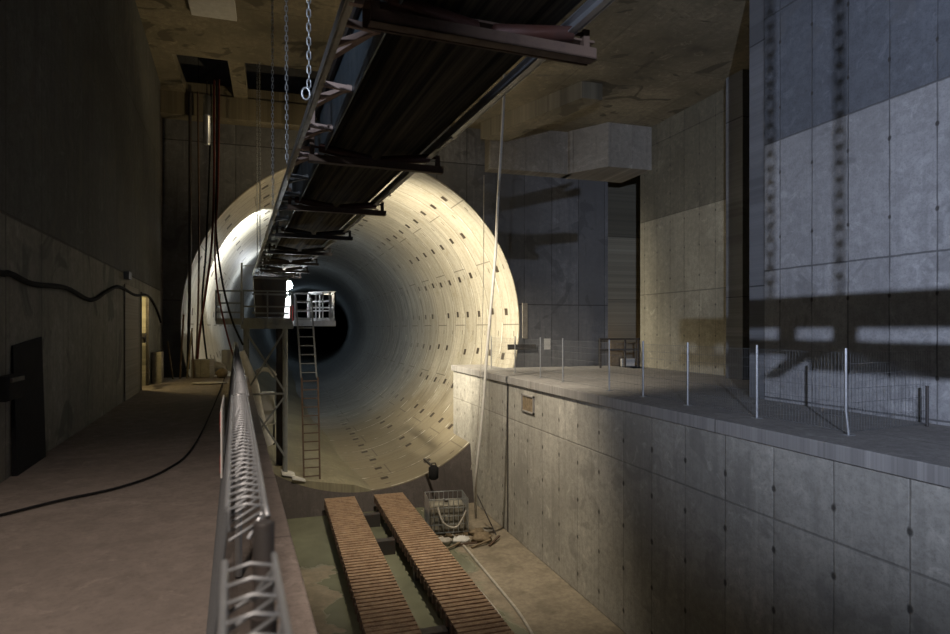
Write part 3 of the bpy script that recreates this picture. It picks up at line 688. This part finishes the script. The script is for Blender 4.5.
# hoses on the pit floor
def floor_path(pix, z): return [on_z(x, y, z) for x, y in pix]
zb = ZP+.03
tag(MB().tube(smooth_path([(4.75, 18.5, ZP+.95), (4.9, 18.35, ZP+.5), (5.3, 18.35, ZP+.35), (5.6, 18.35, ZP+.8)], 8), .03, 8).build('draped_hose', M['hose']), 'pale hose looped over the front of the wire cage', 'hose')
tag(MB().tube(smooth_path(floor_path([(436, 521), (447, 530), (463, 545), (480, 565), (500, 589), (517, 610), (530, 630), (540, 650)], zb), 8), .035, 8).build('floor_hose', M['hose']), 'long pale hose curving over the pit floor right of the tracks', 'hose')
tag(MB().tube(smooth_path(floor_path([(461, 571), (470, 580), (486, 598), (500, 616), (508, 634), (512, 650)], zb), 8), .028, 8).build('edge_hose', M['hose']), 'thin pale hose lying close beside the right track', 'hose')
# long strap hose hanging from ceiling
d0 = 18.6
hp = [at_d(504, 80, d0), at_d(503, 115, d0), at_d(498, 200, d0), at_d(495, 260, d0), at_d(488, 340, d0), at_d(482, 420, d0), at_d(476, 480, 18.8)]
top = hp[0].copy(); top.z = ZC
end = on_z(472, 515, ZP+.05)
end.x = min(end.x, 6.5)
tag(MB().tube(smooth_path([top]+hp+[Vector((6.1, 18.9, ZP+.4))], 6), [.045]*1000, 8).build('hanging_hose', M['white']), 'long pale hose hanging from the ceiling down to the pit corner', 'hose')
d0 = 20.5
tag(MB().tube(smooth_path([at_d(484, 175, d0), at_d(483, 300, d0), at_d(478, 420, d0), at_d(471, 470, d0)], 6), .012, 6).build('hanging_rope', M['hose']), 'thin rope hanging beside the pale hose down the pit wall', 'rope')

# ------------------------------------------------------------------ left wall things (shaft frame points)
def on_wall(px, py, l=-2.09):
    d = S(ray(px, py)); k = l/d.x; return W(d*k)
cab = smooth_path([on_wall(x, y) for x, y in ((-30, 262), (0, 273), (11, 274), (33, 284), (66, 288), (91, 300), (106, 292), (119, 287), (135, 295), (148, 296), (156, 308), (161, 322))], 8)
tag(MB().tube(cab, .032, 8).build('wall_cable', M['rubber']), 'thick black cable draped in loops along the left wall', 'cable')
gc = smooth_path(floor_path([(-30, 521), (0, 515), (61, 500), (120, 487), (165, 470), (193, 447), (212, 410), (222, 385), (226, 374)], ZW+.02), 8)
tag(MB().tube(gc, .011, 8).build('floor_cable', M['rubber']), 'thin black cable lying across the walkway floor', 'cable')
# dark patch built as a thin slab, and box, on the left wall
sa = S(on_wall(14, 400)).y; sb = S(on_wall(43, 400)).y
pn = MB().hexa([(-2.11, sa, ZW), (-2.06, sa, ZW), (-2.06, sb, ZW), (-2.11, sb, ZW), (-2.11, sa, -.18), (-2.10, sa, -.18), (-2.10, sb, -.10), (-2.11, sb, -.10)])
tag(pn.build('dark_patch', M['rubber'], S_=True), 'tall black patch on the left wall, built as a thin slab', 'sheet')
bx = empty('cable_reel_box', 'black box on the left wall at the picture edge', 'box', W((-2.12, S(on_wall(6, 400)).y, -.62)), PHI)
MB().box(0, .12, -.25, .22, -.08, .16).build('box_body', M['rubber'], bx, bevel=.02); MB().box(.12, .14, -.2, .17, .10, .14).build('lid_clasp', M['dark'], bx)
# door leaf frame + handle at the lit doorway
df = empty('door_frame', 'dark frame around the yellow lit doorway in the left wall', 'frame', W((-2.12, D0, ZW)), PHI)
MB().box(-.05, .02, -.07, 0, 0, 2.36).build('jamb', M['dark'], df); MB().box(-.05, .02, D1-D0, D1-D0+.07, 0, 2.36).build('jamb', M['dark'], df); MB().box(-.05, .02, -.07, D1-D0+.07, 2.30, 2.37).build('lintel', M['dark'], df)
lk = empty('door_lock', 'dark lock with a handle hanging in the lit doorway', 'lock', W((-2.12, 17.75, -.25)), PHI)
MB().box(-.05, .03, -.12, .15, -.12, .12).build('lock_case', M['dark'], lk); MB().bar((0, -.4, .02), (0, .15, .02), .05).build('handle', M['dark'], lk)
# pale panel left of door
tag(MB().box(0, .03, 0, 1.9, 0, 2.4).build('wall_board', M['beam'], loc=W((-2.12, 14.6, ZW)), rot=PHI, bevel=.01), 'pale board panel on the left wall before the lit doorway', 'board')
tag(MB().box(0, .10, 0, .35, 0, .16).build('junction_box', M['paintgrey'], loc=W((-2.12, 14.6, 1.0)), rot=PHI, bevel=.01), 'small grey junction box on the left wall above the cable', 'box')
tag(MB().box(0, .25, 0, .5, 0, .85).build('low_locker', M['beam'], loc=W((-2.10, 19.0, ZW)), rot=PHI, bevel=.02), 'low pale locker against the left wall beyond the doorway', 'locker')

# silver cylinder and cables hanging left of the tunnel
d1 = 19.0
lc = empty('hanging_cylinder', 'silver cylinder hanging from the ceiling at the left of the tunnel', 'cylinder', at_d(207, 145, d1))
MB().tube([(0,0,0),(0,0,.04),(0,0,.85),(0,0,.86),(0,0,.90),(0,0,1.45),(0,0,1.50)], [.09,.11,.11,.125,.11,.11,.05], 16).build('cylinder_body', M['chain'], lc)
MB().tube([(0,0,1.5),(0,0,ZC-lc.location.z)], .02, 6).build('suspension_rope', M['dark'], lc)
def hang(pts, r_, mat, label, name='hanging_cable'):
    q = [at_d(x, y, d) for x, y, d in pts]; t = q[0].copy(); t.z = ZC
    tag(MB().tube(smooth_path([t]+q, 6), r_, 7).build(name, M[mat]), label, 'cable', 'cables hanging left of the tunnel')
hang([(214, 110, 19), (214, 180, 19), (212, 240, 19.2), (206, 290, 19.4), (200, 330, 19.4), (197, 366, 19.4)], .035, 'redcable', 'dark red cable falling from the ceiling, bowed to the left')
hang([(217, 110, 19.1), (217, 170, 19.1), (216, 230, 19.1), (222, 280, 19.2), (232, 320, 19.3), (243, 345, 19.4)], .032, 'rubber', 'black cable bowed to the right towards the platform')
hang([(219, 110, 19), (218, 190, 19), (215, 240, 19), (217, 285, 19.1), (226, 330, 19.2), (238, 372, 19.3)], .028, 'redcable', 'dark red cable running down to the fence end')
hang([(211, 110, 19.3), (209, 180, 19.3), (206, 250, 19.3), (202, 310, 19.4), (208, 368, 19.4)], .028, 'rubber', 'black cable hanging left of the red ones')
hang([(190, 110, 20), (190, 250, 20), (188, 369, 20.2)], .05, 'dark', 'thick dark pipe standing before the left rim of the tunnel', 'hanging_pipe')
hang([(198, 110, 20), (199, 260, 20), (196, 369, 20.2)], .03, 'rust', 'thin rusty pipe beside the thick dark pipe', 'hanging_pipe')
for k, (hh, dx, lb) in enumerate(((1.1, -.2, 'shortest thin rod leaning left at the left rim of the tunnel'), (1.9, .05, 'tallest thin rod standing nearly upright at the left rim'), (1.5, .1, 'brown thin rod leaning right, between the tallest rod and the thick dark pipe'), (1.35, -.1, 'thin rod leaning at the left rim, closest to the walkway clutter'))):
    a = on_z(179+k*6, 376, ZW); a.y = 20.4+.08*k
    rod(a, a+Vector((dx, .4, hh)), .024, 'leaning_rod', 'rust' if k % 2 else 'wood', lb, 'rod', 'rods leaning at the left rim')
# clutter at the end of the walkway
def clutter(px, py, sz, kind, label, mat):
    p = on_z(px, py, ZW)
    if kind == 'box': o = MB().box(-sz[0]/2, sz[0]/2, -sz[1]/2, sz[1]/2, 0, sz[2]).build('site_box', M[mat], loc=p, rot=random.uniform(-.4, .4), bevel=.02)
    else: o = MB().ball((0, 0, sz[2]*.45), sz[0]/2, sz[1]/2, sz[2]*.5, jit=.12, nu=16).build('site_bag', M[mat], loc=p)
    tag(o, label, 'box' if kind == 'box' else 'bag')
clutter(203, 377, (.55, .45, .55), 'box', 'grey box at the walkway end before the tunnel rim', 'beam')
clutter(214, 374, (.8, .5, .42), 'bag', 'pale heap beside the grey box at the walkway end', 'hose')
clutter(209, 384, (.9, .5, .06), 'bag', 'flat pale mat of spilled material on the walkway', 'hose')
clutter(222, 378, (.35, .4, .3), 'bag', 'small dark bag beside the fence end', 'wood')
clutter(229, 371, (.4, .4, .75), 'box', 'tall pale box near the last fence panel', 'white')

# items below the platform
wp = smooth_path([at_d(240, 352, 21.2), at_d(246, 366, 21.3), at_d(254, 385, 21.6), at_d(257, 402, 21.8), at_d(262, 425, 22.0), at_d(270, 444, 22.2)], 8)
tag(MB().tube(wp, .16, 12).build('ventilation_hose', M['white']), 'fat white corrugated hose curving down left of the platform legs', 'hose')
tag(MB().tube([at_d(257, 372, 22.2)+Vector((0,0,0)), at_d(262, 369, 22.2), at_d(270, 370, 22.2), at_d(275, 376, 22.2)], .09, 10).build('white_hose_bend', M['white']), 'short white hose bend between the platform legs', 'hose')
cb = empty('control_cabinet', 'white cabinet between the platform legs above the tunnel floor', 'cabinet', at_d(268, 424, 22.6))
MB().box(-.22, .22, -.15, .15, 0, 1.15).build('cabinet_body', M['white'], cb, bevel=.02); MB().box(-.18, .18, -.17, -.15, .08, 1.07).build('door', M['white'], cb)
MB().bar((-.2, 0, -.75), (-.2, 0, 0), .06).bar((.2, 0, -.75), (.2, 0, 0), .06).build('stand', M['dark'], cb)
for (px, py, l_, lb) in ((287, 464, .55, 'pale broken slab leaning at the foot of the round platform column'), (297, 477, .6, 'pale slab lying on the lining edge below the platform')):
    p = at_d(px, py, 21.75)
    tag(MB().hexa([(-.22,-l_/2,-.02),(.22,-l_/2,-.14),(.30,l_/2,-.10),(-.15,l_/2,.02),(-.22,-l_/2,.03),(.22,-l_/2,-.09),(.30,l_/2,-.05),(-.15,l_/2,.07)]).build('broken_slab', M['white'], loc=(p.x, max(p.y, 22.2), zl(p.x)+.2), rot=.2), lb, 'slab')

# unseen blocker on chains, added to shade a band on the right wall
gd = empty('shadow_blocker', 'unseen openwork blocker added beside the camera to cast the shadow band', 'blocker', (2.2, 0, .80))
g = MB(); zz = 0
g.box(-.02, .02, -3.5, .85, .28, .48)
g.box(-.02, .02, -3.5, .85, .10, .20)
for (a, b) in ((.45, .62), (-.10, .0), (-.55, -.42), (-1.4, -1.2)): g.box(-.02, .02, a, b, .19, .29)
g.hexa([(-.02,.05,-.06),(.02,.05,-.06),(.02,.15,-.06),(-.02,.15,-.06),(-.02,-.25,.11),(.02,-.25,.11),(.02,-.10,.11),(-.02,-.10,.11)])
g.box(-.02, .02, -3.5, -.25, .02, .11)
g.build('blocker_web', M['paintgrey'], gd)
for yy, lb in ((-.45, 'unseen chain added on the shadow blocker, further from the tunnel'), (.10, 'unseen chain added on the shadow blocker, nearer the tunnel')):
    chain((2.2, yy, 1.28), ZC, lb, group='chains of the shadow blocker')
